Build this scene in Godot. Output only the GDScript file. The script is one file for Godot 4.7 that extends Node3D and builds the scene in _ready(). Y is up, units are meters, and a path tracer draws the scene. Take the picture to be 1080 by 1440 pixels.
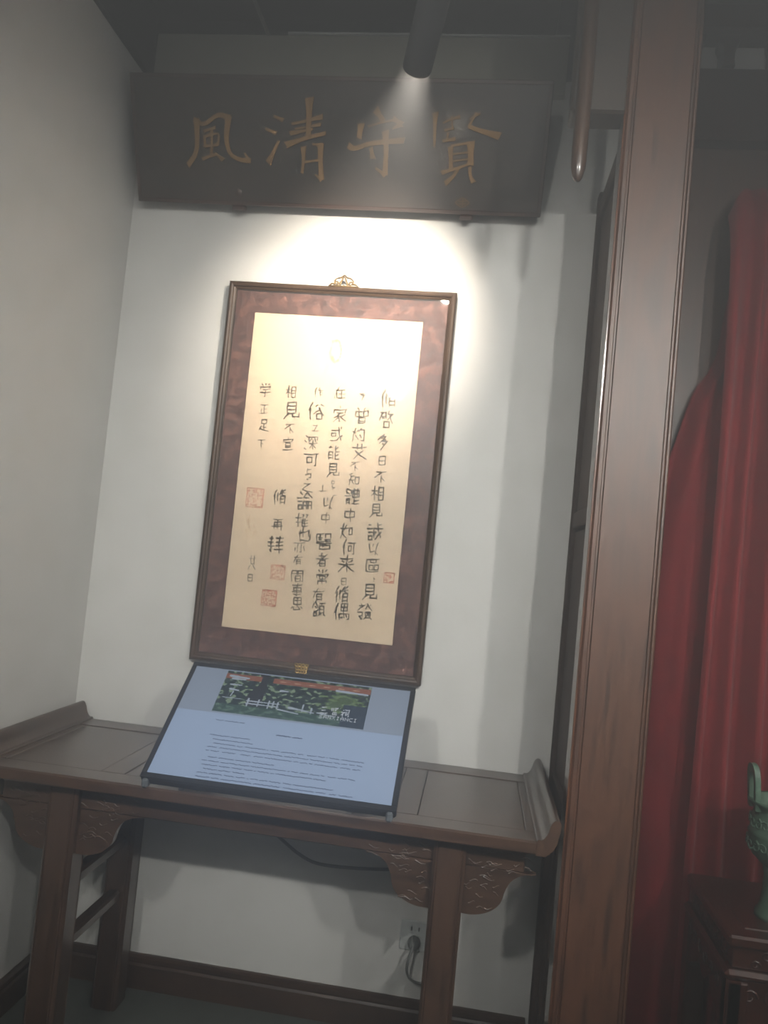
extends Node3D
# A niche in an exhibition hall: framed calligraphy over a long table, metres, floor at y = 0, back wall at z = 0.

var M := {}
var taken := {}

# ---------------------------------------------------------------- naming helpers
func numbered(n: String) -> String:
	if not taken.has(n):
		taken[n] = 0
		return n
	taken[n] += 1
	return "%s_%03d" % [n, taken[n]]

func thing(called: String, label: String, category: String, at := Vector3.ZERO, group := "") -> Node3D:
	var o := Node3D.new()
	o.name = numbered(called)
	add_child(o)
	o.position = at
	tag(o, label, category, group)
	return o

func tag(o: Node3D, label: String, category: String, group := "") -> void:
	o.set_meta("label", label)
	o.set_meta("category", category)
	if group != "":
		o.set_meta("group", group)

func obj(called: String, st: SurfaceTool, mat: Material, parent: Node3D = null, smooth := false) -> MeshInstance3D:
	var o := MeshInstance3D.new()
	if not smooth:
		st.generate_normals()
	o.mesh = st.commit()
	o.material_override = mat
	o.cast_shadow = GeometryInstance3D.SHADOW_CASTING_SETTING_ON
	if parent == null:
		o.name = numbered(called)
		add_child(o)
	else:
		o.name = called
		parent.add_child(o, true)
	return o

func struct(called: String, st: SurfaceTool, mat: Material) -> MeshInstance3D:
	var o := obj(called, st, mat)
	o.set_meta("kind", "structure")
	return o

# ---------------------------------------------------------------- shape helpers
func mb(smooth := false) -> SurfaceTool:
	var st := SurfaceTool.new()
	st.begin(Mesh.PRIMITIVE_TRIANGLES)
	st.set_smooth_group(0 if smooth else -1)
	return st

func quad(st: SurfaceTool, a: Vector3, b: Vector3, c: Vector3, d: Vector3) -> void:
	for p in [a, b, c, a, c, d]:
		st.add_vertex(p)

func quad_uv(st: SurfaceTool, a: Vector3, b: Vector3, c: Vector3, d: Vector3) -> void:
	var uv := [Vector2(0, 0), Vector2(1, 0), Vector2(1, 1), Vector2(0, 1)]
	var p := [a, b, c, d]
	for i in [0, 1, 2, 0, 2, 3]:
		st.set_uv(uv[i])
		st.add_vertex(p[i])

# a box from lo to hi with chamfered edges
func cham(st: SurfaceTool, lo: Vector3, hi: Vector3, b := 0.003, xf := Transform3D()) -> void:
	var c := (lo + hi) / 2.0
	var h := (hi - lo) / 2.0
	b = minf(b, minf(h.x, minf(h.y, h.z)) * 0.9)
	var V := func(s: Vector3, k: int) -> Vector3:
		var q := Vector3(h.x - b, h.y - b, h.z - b)
		q[k] = h[k]
		return xf * (c + s * q)
	for k in 3:
		var i := (k + 1) % 3
		var j := (k + 2) % 3
		for s in [-1.0, 1.0]:
			var ps := []
			for w in [[-1.0, -1.0], [1.0, -1.0], [1.0, 1.0], [-1.0, 1.0]]:
				var sg := Vector3.ONE
				sg[k] = s; sg[i] = w[0]; sg[j] = w[1]
				ps.append(V.call(sg, k))
			if s > 0:
				quad(st, ps[3], ps[2], ps[1], ps[0])
			else:
				quad(st, ps[0], ps[1], ps[2], ps[3])
		# the four edges that run along axis k
		for si in [-1.0, 1.0]:
			for sj in [-1.0, 1.0]:
				var s0 := Vector3.ONE
				s0[i] = si; s0[j] = sj; s0[k] = -1.0
				var s1 := s0
				s1[k] = 1.0
				if si * sj > 0:
					quad(st, V.call(s0, i), V.call(s0, j), V.call(s1, j), V.call(s1, i))
				else:
					quad(st, V.call(s0, j), V.call(s0, i), V.call(s1, i), V.call(s1, j))
	for sx in [-1.0, 1.0]:
		for sy in [-1.0, 1.0]:
			for sz in [-1.0, 1.0]:
				var s := Vector3(sx, sy, sz)
				var t := [V.call(s, 0), V.call(s, 1), V.call(s, 2)]
				if sx * sy * sz > 0:
					t.reverse()
				for p in t:
					st.add_vertex(p)

func box(lo: Vector3, hi: Vector3, b := 0.003, xf := Transform3D()) -> SurfaceTool:
	var st := mb()
	cham(st, lo, hi, b, xf)
	return st

# polygon in local xy, pushed along local z from 0 to depth, with a small bevel round both faces
func extrude(st: SurfaceTool, poly: PackedVector2Array, depth: float, xf := Transform3D(), bevel := 0.0) -> void:
	if Geometry2D.is_polygon_clockwise(poly):
		poly.reverse()
	var inner := poly
	if bevel > 0.0:
		var off := Geometry2D.offset_polygon(poly, -bevel, Geometry2D.JOIN_MITER)
		if off.size() == 1 and off[0].size() == poly.size():
			# match the start points of the two rings
			var best := 0
			for k in off[0].size():
				if off[0][k].distance_to(poly[0]) < off[0][best].distance_to(poly[0]):
					best = k
			inner = PackedVector2Array()
			for k in poly.size():
				inner.append(off[0][(k + best) % poly.size()])
			if Geometry2D.is_polygon_clockwise(inner):
				inner = poly
				bevel = 0.0
		else:
			bevel = 0.0
	var idx := Geometry2D.triangulate_polygon(inner)
	for i in range(0, idx.size(), 3):
		for k in [2, 1, 0]:
			st.add_vertex(xf * Vector3(inner[idx[i + k]].x, inner[idx[i + k]].y, depth))
		for k in [0, 1, 2]:
			st.add_vertex(xf * Vector3(inner[idx[i + k]].x, inner[idx[i + k]].y, 0))
	var n := poly.size()
	for i in n:
		var a := poly[i]
		var b := poly[(i + 1) % n]
		quad(st, xf * Vector3(a.x, a.y, bevel), xf * Vector3(a.x, a.y, depth - bevel), xf * Vector3(b.x, b.y, depth - bevel), xf * Vector3(b.x, b.y, bevel))
		if bevel > 0.0:
			var c := inner[i]
			var d := inner[(i + 1) % n]
			quad(st, xf * Vector3(a.x, a.y, depth - bevel), xf * Vector3(c.x, c.y, depth), xf * Vector3(d.x, d.y, depth), xf * Vector3(b.x, b.y, depth - bevel))
			quad(st, xf * Vector3(c.x, c.y, 0), xf * Vector3(a.x, a.y, bevel), xf * Vector3(b.x, b.y, bevel), xf * Vector3(d.x, d.y, 0))

func tube(st: SurfaceTool, path: Array, r0: float, r1: float, segs := 8) -> void:
	var rings := []
	var n := path.size()
	var side := Vector3.ZERO
	for i in n:
		var d: Vector3 = (path[mini(i + 1, n - 1)] - path[maxi(i - 1, 0)]).normalized()
		if side == Vector3.ZERO:
			side = d.cross(Vector3(0.31, 0.87, 0.37)).normalized()
		side = (side - d * side.dot(d)).normalized()
		var up := d.cross(side)
		var r := lerpf(r0, r1, float(i) / maxf(n - 1, 1))
		var ring := []
		for k in segs:
			var a := TAU * k / segs
			ring.append(path[i] + (side * cos(a) + up * sin(a)) * r)
		rings.append(ring)
	for i in n - 1:
		for k in segs:
			var k2 := (k + 1) % segs
			quad(st, rings[i][k], rings[i + 1][k], rings[i + 1][k2], rings[i][k2])
	for k in range(1, segs - 1):
		for p in [rings[0][0], rings[0][k], rings[0][k + 1], rings[n - 1][0], rings[n - 1][k + 1], rings[n - 1][k]]:
			st.add_vertex(p)

func curve(pts: Array, steps := 6) -> Array:
	var out := []
	for i in pts.size() - 1:
		var a: Vector3 = pts[maxi(i - 1, 0)]
		var b: Vector3 = pts[i]
		var c: Vector3 = pts[i + 1]
		var d: Vector3 = pts[mini(i + 2, pts.size() - 1)]
		for k in steps:
			out.append(b.cubic_interpolate(c, a, d, float(k) / steps))
	out.append(pts[-1])
	return out

func curve2(pts: Array, steps := 5) -> PackedVector2Array:
	var out := PackedVector2Array()
	for i in pts.size() - 1:
		for k in steps:
			out.append((pts[i] as Vector2).cubic_interpolate(pts[i + 1], pts[maxi(i - 1, 0)], pts[mini(i + 2, pts.size() - 1)], float(k) / steps))
	out.append(pts[-1])
	return out

func lathe(st: SurfaceTool, prof: Array, xf := Transform3D(), segs := 28) -> void:
	for i in prof.size() - 1:
		for k in segs:
			var a := TAU * k / segs
			var b := TAU * (k + 1) / segs
			var p: Vector2 = prof[i]
			var q: Vector2 = prof[i + 1]
			quad(st, xf * Vector3(p.x * cos(a), p.y, p.x * sin(a)), xf * Vector3(q.x * cos(a), q.y, q.x * sin(a)), xf * Vector3(q.x * cos(b), q.y, q.x * sin(b)), xf * Vector3(p.x * cos(b), p.y, p.x * sin(b)))

# a brush stroke: a flat ribbon outline round a polyline, wider at the start, pointed or blunt at the end
func ribbon(pts: Array, w0: float, w1: float) -> PackedVector2Array:
	var p := curve2(pts, 4) if pts.size() > 2 else PackedVector2Array([pts[0], (pts[0] as Vector2).lerp(pts[1], 0.5), pts[1]])
	var l := PackedVector2Array()
	var r := PackedVector2Array()
	var n := p.size()
	for i in n:
		var d := (p[mini(i + 1, n - 1)] - p[maxi(i - 1, 0)]).normalized()
		var t := float(i) / (n - 1)
		var w := lerpf(w0, w1, t) * (0.82 + 0.36 * pow(absf(t - 0.5) * 2.0, 2.0)) * 0.5
		var s := Vector2(-d.y, d.x) * w
		l.append(p[i] + s + d * (w * 0.5 if i == n - 1 else (-w * 0.5 if i == 0 else 0.0)))
		r.append(p[i] - s)
	r.reverse()
	l.append_array(r)
	return l

# ---------------------------------------------------------------- materials
func noise_tex(freq: float, ramp: Array, size := 512, oct := 4, seed_ := 1, kind := FastNoiseLite.TYPE_SIMPLEX_SMOOTH, warp := 0.0) -> NoiseTexture2D:
	var f := FastNoiseLite.new()
	f.noise_type = kind
	f.seed = seed_
	f.frequency = freq
	f.fractal_octaves = oct
	if warp > 0.0:
		f.domain_warp_enabled = true
		f.domain_warp_amplitude = warp
		f.domain_warp_frequency = freq * 0.8
	var t := NoiseTexture2D.new()
	t.width = size
	t.height = size
	t.seamless = true
	t.noise = f
	var g := Gradient.new()
	var offs := PackedFloat32Array()
	var cols := PackedColorArray()
	for i in ramp.size():
		offs.append(float(i) / (ramp.size() - 1))
		cols.append(ramp[i])
	g.offsets = offs
	g.colors = cols
	t.color_ramp = g
	return t

func mat(rough := 0.6, color := Color.WHITE, metal := 0.0) -> StandardMaterial3D:
	var m := StandardMaterial3D.new()
	m.albedo_color = color
	m.roughness = rough
	m.metallic = metal
	return m

func rgb(r: int, g: int, b: int) -> Color:
	return Color8(r, g, b)

# wood: fine grain stretched along one axis
func wood(dark: Color, light: Color, rough: float, along: Vector3, seed_: int) -> StandardMaterial3D:
	var m := mat(rough)
	m.albedo_texture = noise_tex(0.012, [dark, dark.lerp(light, 0.5), light, dark.lerp(light, 0.3), dark], 512, 5, seed_, FastNoiseLite.TYPE_SIMPLEX_SMOOTH, 14.0)
	m.uv1_triplanar = true
	m.uv1_world_triplanar = true
	m.uv1_triplanar_sharpness = 6.0
	m.uv1_scale = Vector3(5.0, 5.0, 5.0) - along * 4.5
	m.heightmap_enabled = true
	m.heightmap_texture = noise_tex(0.03, [Color.BLACK, Color.WHITE], 256, 3, seed_ + 7)
	m.heightmap_scale = 0.02
	m.clearcoat_enabled = true
	m.clearcoat = 0.6
	m.clearcoat_roughness = 0.18
	return m

func make_materials() -> void:
	var plaster := mat(0.85)
	plaster.albedo_texture = noise_tex(0.01, [rgb(215, 213, 208), rgb(223, 221, 217), rgb(227, 225, 221)], 512, 5, 3)
	plaster.uv1_triplanar = true
	plaster.uv1_world_triplanar = true
	plaster.uv1_scale = Vector3.ONE * 0.9
	plaster.heightmap_enabled = true
	plaster.heightmap_texture = noise_tex(0.05, [Color.BLACK, Color.WHITE], 512, 4, 5)
	plaster.heightmap_scale = 0.05
	M.plaster = plaster
	M.black_paint = mat(0.9, rgb(24, 24, 22))
	M.ledge = mat(0.8, rgb(150, 148, 136))
	M.floor = mat(0.45)
	M.floor.albedo_texture = noise_tex(0.02, [rgb(70, 74, 70), rgb(84, 88, 83), rgb(92, 95, 90)], 512, 5, 9)
	M.floor.uv1_triplanar = true
	M.floor.uv1_world_triplanar = true
	M.floor.uv1_scale = Vector3.ONE * 1.2
	var d := rgb(48, 35, 28)
	var l := rgb(74, 54, 42)
	M.wood_x = wood(d, l, 0.32, Vector3(1, 0, 0), 11)
	M.wood_y = wood(d, l, 0.32, Vector3(0, 1, 0), 12)
	M.wood_z = wood(d, l, 0.32, Vector3(0, 0, 1), 13)
	M.post = wood(rgb(50, 31, 21), rgb(80, 50, 34), 0.45, Vector3(0, 1, 0), 14)
	M.post.clearcoat_enabled = false
	M.plaque = wood(rgb(34, 28, 22), rgb(52, 40, 30), 0.55, Vector3(1, 0, 0), 15)
	M.plaque_edge = wood(rgb(48, 30, 23), rgb(68, 42, 30), 0.5, Vector3(1, 0, 0), 16)
	M.rosewood = wood(rgb(36, 17, 13), rgb(58, 28, 20), 0.3, Vector3(0, 0, 1), 17)
	M.gilt = mat(0.6, rgb(138, 104, 62), 0.1)
	M.brass = mat(0.5, rgb(118, 94, 56), 0.6)
	M.frame = wood(rgb(50, 36, 27), rgb(78, 58, 42), 0.5, Vector3(0, 1, 0), 18)
	M.frame.clearcoat_enabled = false
	M.screen_wood = wood(rgb(44, 32, 26), rgb(66, 48, 38), 0.75, Vector3(0, 1, 0), 19)
	M.screen_wood.clearcoat_enabled = false
	M.lacquer = wood(rgb(60, 36, 24), rgb(94, 58, 38), 0.14, Vector3(0, 1, 0), 20)
	M.lacquer.clearcoat = 1.0
	M.lacquer.clearcoat_roughness = 0.08
	var matboard := mat(0.75)
	matboard.albedo_texture = noise_tex(0.014, [rgb(40, 20, 17), rgb(60, 34, 28), rgb(104, 62, 52), rgb(66, 36, 30), rgb(136, 90, 76), rgb(84, 48, 40), rgb(160, 116, 100)], 512, 5, 21, FastNoiseLite.TYPE_SIMPLEX, 40.0)
	matboard.uv1_triplanar = true
	matboard.uv1_world_triplanar = true
	matboard.uv1_scale = Vector3.ONE * 2.2
	M.matboard = matboard
	var glass := mat(0.02, Color(1, 1, 1, 0.02))
	glass.transparency = BaseMaterial3D.TRANSPARENCY_ALPHA
	M.glass = glass
	M.black_plastic = mat(0.3, rgb(28, 28, 30))
	M.lamp_black = mat(0.55, rgb(30, 30, 31))
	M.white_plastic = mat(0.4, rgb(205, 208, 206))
	M.hole = mat(0.9, rgb(25, 25, 25))
	M.cord = mat(0.5, rgb(34, 34, 36))
	M.grey_cord = mat(0.5, rgb(120, 122, 120))
	M.conduit = mat(0.5, rgb(150, 150, 145))
	M.duct = mat(0.6, rgb(62, 63, 64))
	M.foot = mat(0.3, rgb(84, 88, 92))
	var velvet := mat(0.85)
	velvet.albedo_texture = noise_tex(0.03, [rgb(92, 6, 11), rgb(110, 8, 15), rgb(118, 11, 18)], 256, 4, 31)
	velvet.uv1_triplanar = true
	velvet.uv1_world_triplanar = true
	velvet.uv1_scale = Vector3(3, 1, 3)
	velvet.rim_enabled = true
	velvet.rim = 0.25
	velvet.rim_tint = 0.8
	M.velvet = velvet
	var bronze := mat(0.5)
	bronze.albedo_texture = noise_tex(0.03, [rgb(48, 68, 56), rgb(72, 96, 80), rgb(92, 114, 96)], 256, 4, 33)
	bronze.uv1_triplanar = true
	bronze.uv1_scale = Vector3.ONE * 6.0
	M.bronze = bronze
	var glow := mat(0.5, rgb(255, 240, 215))
	glow.emission_enabled = true
	glow.emission = rgb(255, 240, 215)
	glow.emission_energy_multiplier = 40.0
	M.lamp_glow = glow

# ---------------------------------------------------------------- brush characters for the letter
# strokes as points on a 10 by 10 grid, two digits a point, x then y downwards
const GLYPH := {
	"xiu": "2004 1319 3237 6043 5282 8043 5284 5459 548489 5686 5888",
	"qi": "1141 2105 1343 4144 2434 6052 5282 8255 6287 3639 366669 3969",
	"duo": "5013 316125 3242 6334 447439 4556",
	"ri": "2129 218189 2585 2989",
	"bu": "1191 5205 5459 5588",
	"xiang": "0343 2029 2406 2546 5159 518189 5484 5686 5989",
	"jian": "2026 207076 2272 2474 2676 3609 565898 9896",
	"cheng": "1121 0333 1535 1719 173739 1939 4393 4348 455547 6088 8559 7181",
	"yi": "1127 2756 4143 8069 6789",
	"qu": "0191 0109 0999 3133 317173 3373 2528 255558 2858 6568 659598 6898",
	"dots": "3253 3464 3757",
	"fa": "1141 4104 2032 6153 6094 8181 05353717 173929 5557 558587 5888 8549 6599",
	"yan": "4141 2353 5334 3464 6448",
	"zeng": "2031 7061 1292 1215 9295 1595 3235 6265 3639 367679 3878 3979",
	"zhuo": "0324 4233 2109 2548 6143 528289 8969 5567",
	"ai": "0292 3033 6063 7419 2499",
	"know": "2001 1242 0545 2209 2548 5358 538388 5888",
	"ti": "1013 104143 1233 0444 1619 163639 1737 1838 5155 519195 5393 5595 6065 8085 6797 6669 5999 8768",
	"zhong": "1216 128286 1686 5059",
	"ru": "2016 1649 4109 0353 6367 638387 6787",
	"he": "2005 1319 4292 4447 446467 4767 8289 8979",
	"lai": "1282 2334 8364 0595 5059 5509 5699",
	"ou": "2005 1319 4044 408084 4282 4484 3639 369699 9989 6068 4858 7688",
	"zai": "1393 4009 2529 4696 6369 3999",
	"jia": "5051 1214 1292 9284 3474 5436 4617 4719 4559 5949 8566 5699",
	"huo": "1272 1416 144446 1646 0959 6089 9659 8081",
	"neng": "2011 1131 1419 144449 1636 1838 6064 8162 6494 6569 8667 6999",
	"shi": "3033 306063 3363 4547 4777 7749",
	"one": "1595",
	"bits": "4047 0797",
	"heal": "0141 0105 0545 2124 1333 1434 5153 518183 5484 8455 5585 0696 2729 278789 2989 4648 6648",
	"zhe": "2272 4044 0494 8118 3539 357579 3777 3979",
	"chang": "5052 2031 8071 1315 1393 9385 3436 347476 3676 2729 278788 5559",
	"you": "0292 4007 3439 347479 3676 3878",
	"han": "2004 2044 2334 1636 3654 1719 173739 1939 5191 7162 5358 538388 5585 5787 6849 8899",
	"zuo": "2004 1319 5043 4393 6269 6585 6787",
	"su": "2004 1319 5142 7192 6436 6397 5659 568689 5989",
	"gong": "2272 7248 1898",
	"shen": "1021 0314 0819 3133 319193 5234 7284 3595 6369 6548 6688",
	"ke": "0292 8289 8979 2427 245457 2757",
	"yu": "3035 3171 3575 7579 7959 1656",
	"zhi": "4050 2373 7317 1799",
	"lun": "2031 0333 1535 1719 173739 1939 6043 6093 5373 4549 459599 4797 6569 7579",
	"pull": "0343 2029 2919 0646 5161 6153 8191 9183 6445 5559 5595 5797 5999 7479",
	"ye": "1353 2228 288998 9895 4046 1482 8286",
	"also": "5051 0292 3339 6369 6959 1618 8598",
	"xian": "0109 014144 0343 5154 519199 9989 5393 3539 357579 3777 3979",
	"matter": "1191 2325 238385 2585 1696 2888 5059 5949",
	"si": "2025 208085 2282 5055 2585 1708 2729 2979 7967 5657 8798",
	"xuan": "5051 1113 1191 9183 2373 3437 347477 3676 3777 1999",
	"again": "1191 2328 238389 5158 2575 0696",
	"bai": "1131 0333 0545 2028 2817 5191 5393 5595 4797 7079",
	"xue": "2031 5051 8071 1214 1292 9284 3474 7454 5559 5949 1696",
	"zheng": "1191 5159 5585 2529 0999",
	"zu": "3033 307073 3373 5458 5676 3518 2799",
	"xia": "1292 5259 5576",
	"nian": "1393 3039 7079 3979",
	"ba": "3115 6195",
	"san": "2171 2565 1999",
	"worthy": "1014 3034 5080 5263 8054 3639 367679 5658 5939 5989",
	"shrine": "2021 0343 4307 2529 4090 9099 9989 5373 5557 557577 5777",
}
# every column of the letter: character, its middle across and down from the sheet's top left, and its height, in millimetres
const COLUMNS := [
	"xiu 446 240 60, qi 445 303 60, duo 441 375 55, ri 442 429 34, bu 443 479 43, xiang 441 529 51, jian 440 583 47, cheng 442 645 60, yi 443 698 43, qu 445 745 47, dots 454 789 21, jian 445 828 55, fa 435 887 55",
	"yan 364 237 43, zeng 366 298 55, zhuo 365 355 51, ai 371 409 55, bu 361 453 34, know 365 494 43, ti 362 546 55, zhong 361 603 47, ru 358 651 51, he 369 699 51, lai 365 749 60, ri 362 803 26, xiu 362 843 55, ou 366 894 55",
	"zai 293 231 43, jia 298 298 55, huo 295 360 47, neng 292 418 47, jian 296 472 47, shi 300 517 30, one 308 547 17, bits 271 531 28, yi 290 572 43, zhong 288 618 38, heal 291 687 60, zhe 290 745 47, chang 294 797 51, you 290 851 43, han 295 893 51",
	"zuo 228 236 34, su 226 295 60, gong 227 346 30, shen 219 393 51, ke 224 441 55, yu 221 487 34, zhi 220 526 47, lun 217 572 60, pull 215 631 47, ye 226 674 51, also 216 711 43, you 216 753 34, xian 219 800 43, matter 221 843 43, si 226 885 43",
	"xiang 142 240 43, jian 149 299 60, bu 148 354 38, xuan 146 403 43, xiu 140 567 51, again 140 651 43, bai 141 714 60",
	"xue 57 242 47, zheng 60 299 34, zu 64 352 43, xia 62 405 34, nian 74 766 30, ba 73 795 34, ri 72 820 26",
]

func stamp(im: Image, c: Vector2, r: float, col: Color, strength := 1.0) -> void:
	for y in range(maxi(0, int(c.y - r - 1)), mini(im.get_height(), int(c.y + r + 2))):
		for x in range(maxi(0, int(c.x - r - 1)), mini(im.get_width(), int(c.x + r + 2))):
			var a := clampf(r + 0.5 - Vector2(x + 0.5, y + 0.5).distance_to(c), 0.0, 1.0) * strength
			if a > 0.0:
				im.set_pixel(x, y, im.get_pixel(x, y).lerp(col, a))

func brush(im: Image, pts: PackedVector2Array, r: float, col: Color, strength := 1.0) -> void:
	var total := 0.0
	for i in pts.size() - 1:
		total += pts[i].distance_to(pts[i + 1])
	if total < 0.01:
		stamp(im, pts[0], r, col, strength)
		return
	var run := 0.0
	for i in pts.size() - 1:
		var d := pts[i].distance_to(pts[i + 1])
		var n := maxi(1, int(d / maxf(r * 0.45, 0.7)))
		for k in n + 1:
			var t := (run + d * k / n) / total
			var w := 1.15 - 0.5 * t + 0.25 * absf(sin(t * 5.0))
			stamp(im, pts[i].lerp(pts[i + 1], float(k) / n), r * w, col, strength)
		run += d

func write_char(im: Image, called: String, c: Vector2, h: float, r: float, col: Color, rng: RandomNumberGenerator, strength := 1.0) -> void:
	for s in GLYPH[called].split(" "):
		var pts := []
		for i in range(0, s.length(), 2):
			var p := Vector2(s[i].to_int() - 4.5, s[i + 1].to_int() - 4.5) / 9.0 * h
			p.x *= 0.92
			p.y -= p.x * 0.1
			p.x += p.y * 0.04
			pts.append(c + p + Vector2(rng.randf_range(-1, 1), rng.randf_range(-1, 1)) * h * 0.018)
		var line := PackedVector2Array(pts)
		if pts.size() == 2 and pts[0].distance_to(pts[1]) > h * 0.25:
			var d: Vector2 = pts[1] - pts[0]
			line = PackedVector2Array([pts[0], (pts[0] + pts[1]) / 2.0 + Vector2(-d.y, d.x) * 0.05, pts[1]])
		brush(im, line, r * rng.randf_range(0.8, 1.25), col, strength)

func letter_texture() -> ImageTexture:
	var k := 1.5
	var im := Image.create(790, 1467, false, Image.FORMAT_RGB8)
	var f := FastNoiseLite.new()
	f.seed = 5
	f.frequency = 0.02
	var g := FastNoiseLite.new()
	g.seed = 6
	g.frequency = 0.3
	for y in im.get_height():
		var band := g.get_noise_2d(3.0, y * 0.9) * 0.018
		for x in im.get_width():
			var v := 1.0 + f.get_noise_2d(x, y) * 0.03 + g.get_noise_2d(x * 0.1, y) * 0.03 + band
			im.set_pixel(x, y, Color(0.905 * v, 0.81 * v, 0.69 * v))
	var rng := RandomNumberGenerator.new()
	rng.seed = 4
	var red := rgb(190, 92, 66)
	for s in [[61, 577, 53, 58, 0.3], [157, 797, 43, 43, 0.25], [138, 877, 45, 47, 0.45], [498, 780, 30, 30, 0.55]]:
		var c := Vector2(s[0], s[1]) * k
		var w := Vector2(s[2], s[3]) * k * 0.5
		var ring := PackedVector2Array([c - w, c + Vector2(w.x, -w.y), c + w, c + Vector2(-w.x, w.y), c - w])
		brush(im, ring, 1.6, red, s[4])
		var cells := 4 if s[2] > 40 else 2
		for a in cells:
			for b in cells:
				var o := c - w + Vector2(w.x * 2 * (a + 0.5), w.y * 2 * (b + 0.5)) / cells
				for q in 3:
					var d := Vector2(rng.randf_range(0.6, 1.0), 0) if (q + a + b) % 2 == 0 else Vector2(0, rng.randf_range(0.6, 1.0))
					var p := o + Vector2(rng.randf_range(-1, 1), rng.randf_range(-1, 1)) * w / cells * 0.7
					brush(im, PackedVector2Array([p - d * w / cells * 0.8, p + d * w / cells * 0.8]), 1.5, red, s[4] * 0.8)
	# pale tall seal and the ochre oval mark at the head of the sheet
	for i in 14:
		var p := Vector2(59 + rng.randf_range(-18, 18), 663 + rng.randf_range(-38, 38)) * k
		brush(im, PackedVector2Array([p, p + Vector2(rng.randf_range(-10, 10), rng.randf_range(8, 22))]), 1.3, rgb(196, 150, 104), 0.35)
	for i in 22:
		var a := TAU * i / 22.0
		var p := Vector2(267 + cos(a) * 17, 105 + sin(a) * 34) * k
		brush(im, PackedVector2Array([p, p + Vector2(rng.randf_range(-9, 9), rng.randf_range(-12, 12))]), 3.4, rgb(214, 170, 84), 0.5)
	var ink := rgb(60, 49, 32)
	for column in COLUMNS:
		for word in column.split(", "):
			var q: PackedStringArray = word.split(" ")
			var h := q[3].to_float() * k * 0.84
			write_char(im, q[0], Vector2(q[1].to_float(), q[2].to_float()) * k, h, maxf(1.25, h * 0.034), ink, rng, 0.9)
	return ImageTexture.create_from_image(im)

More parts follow.
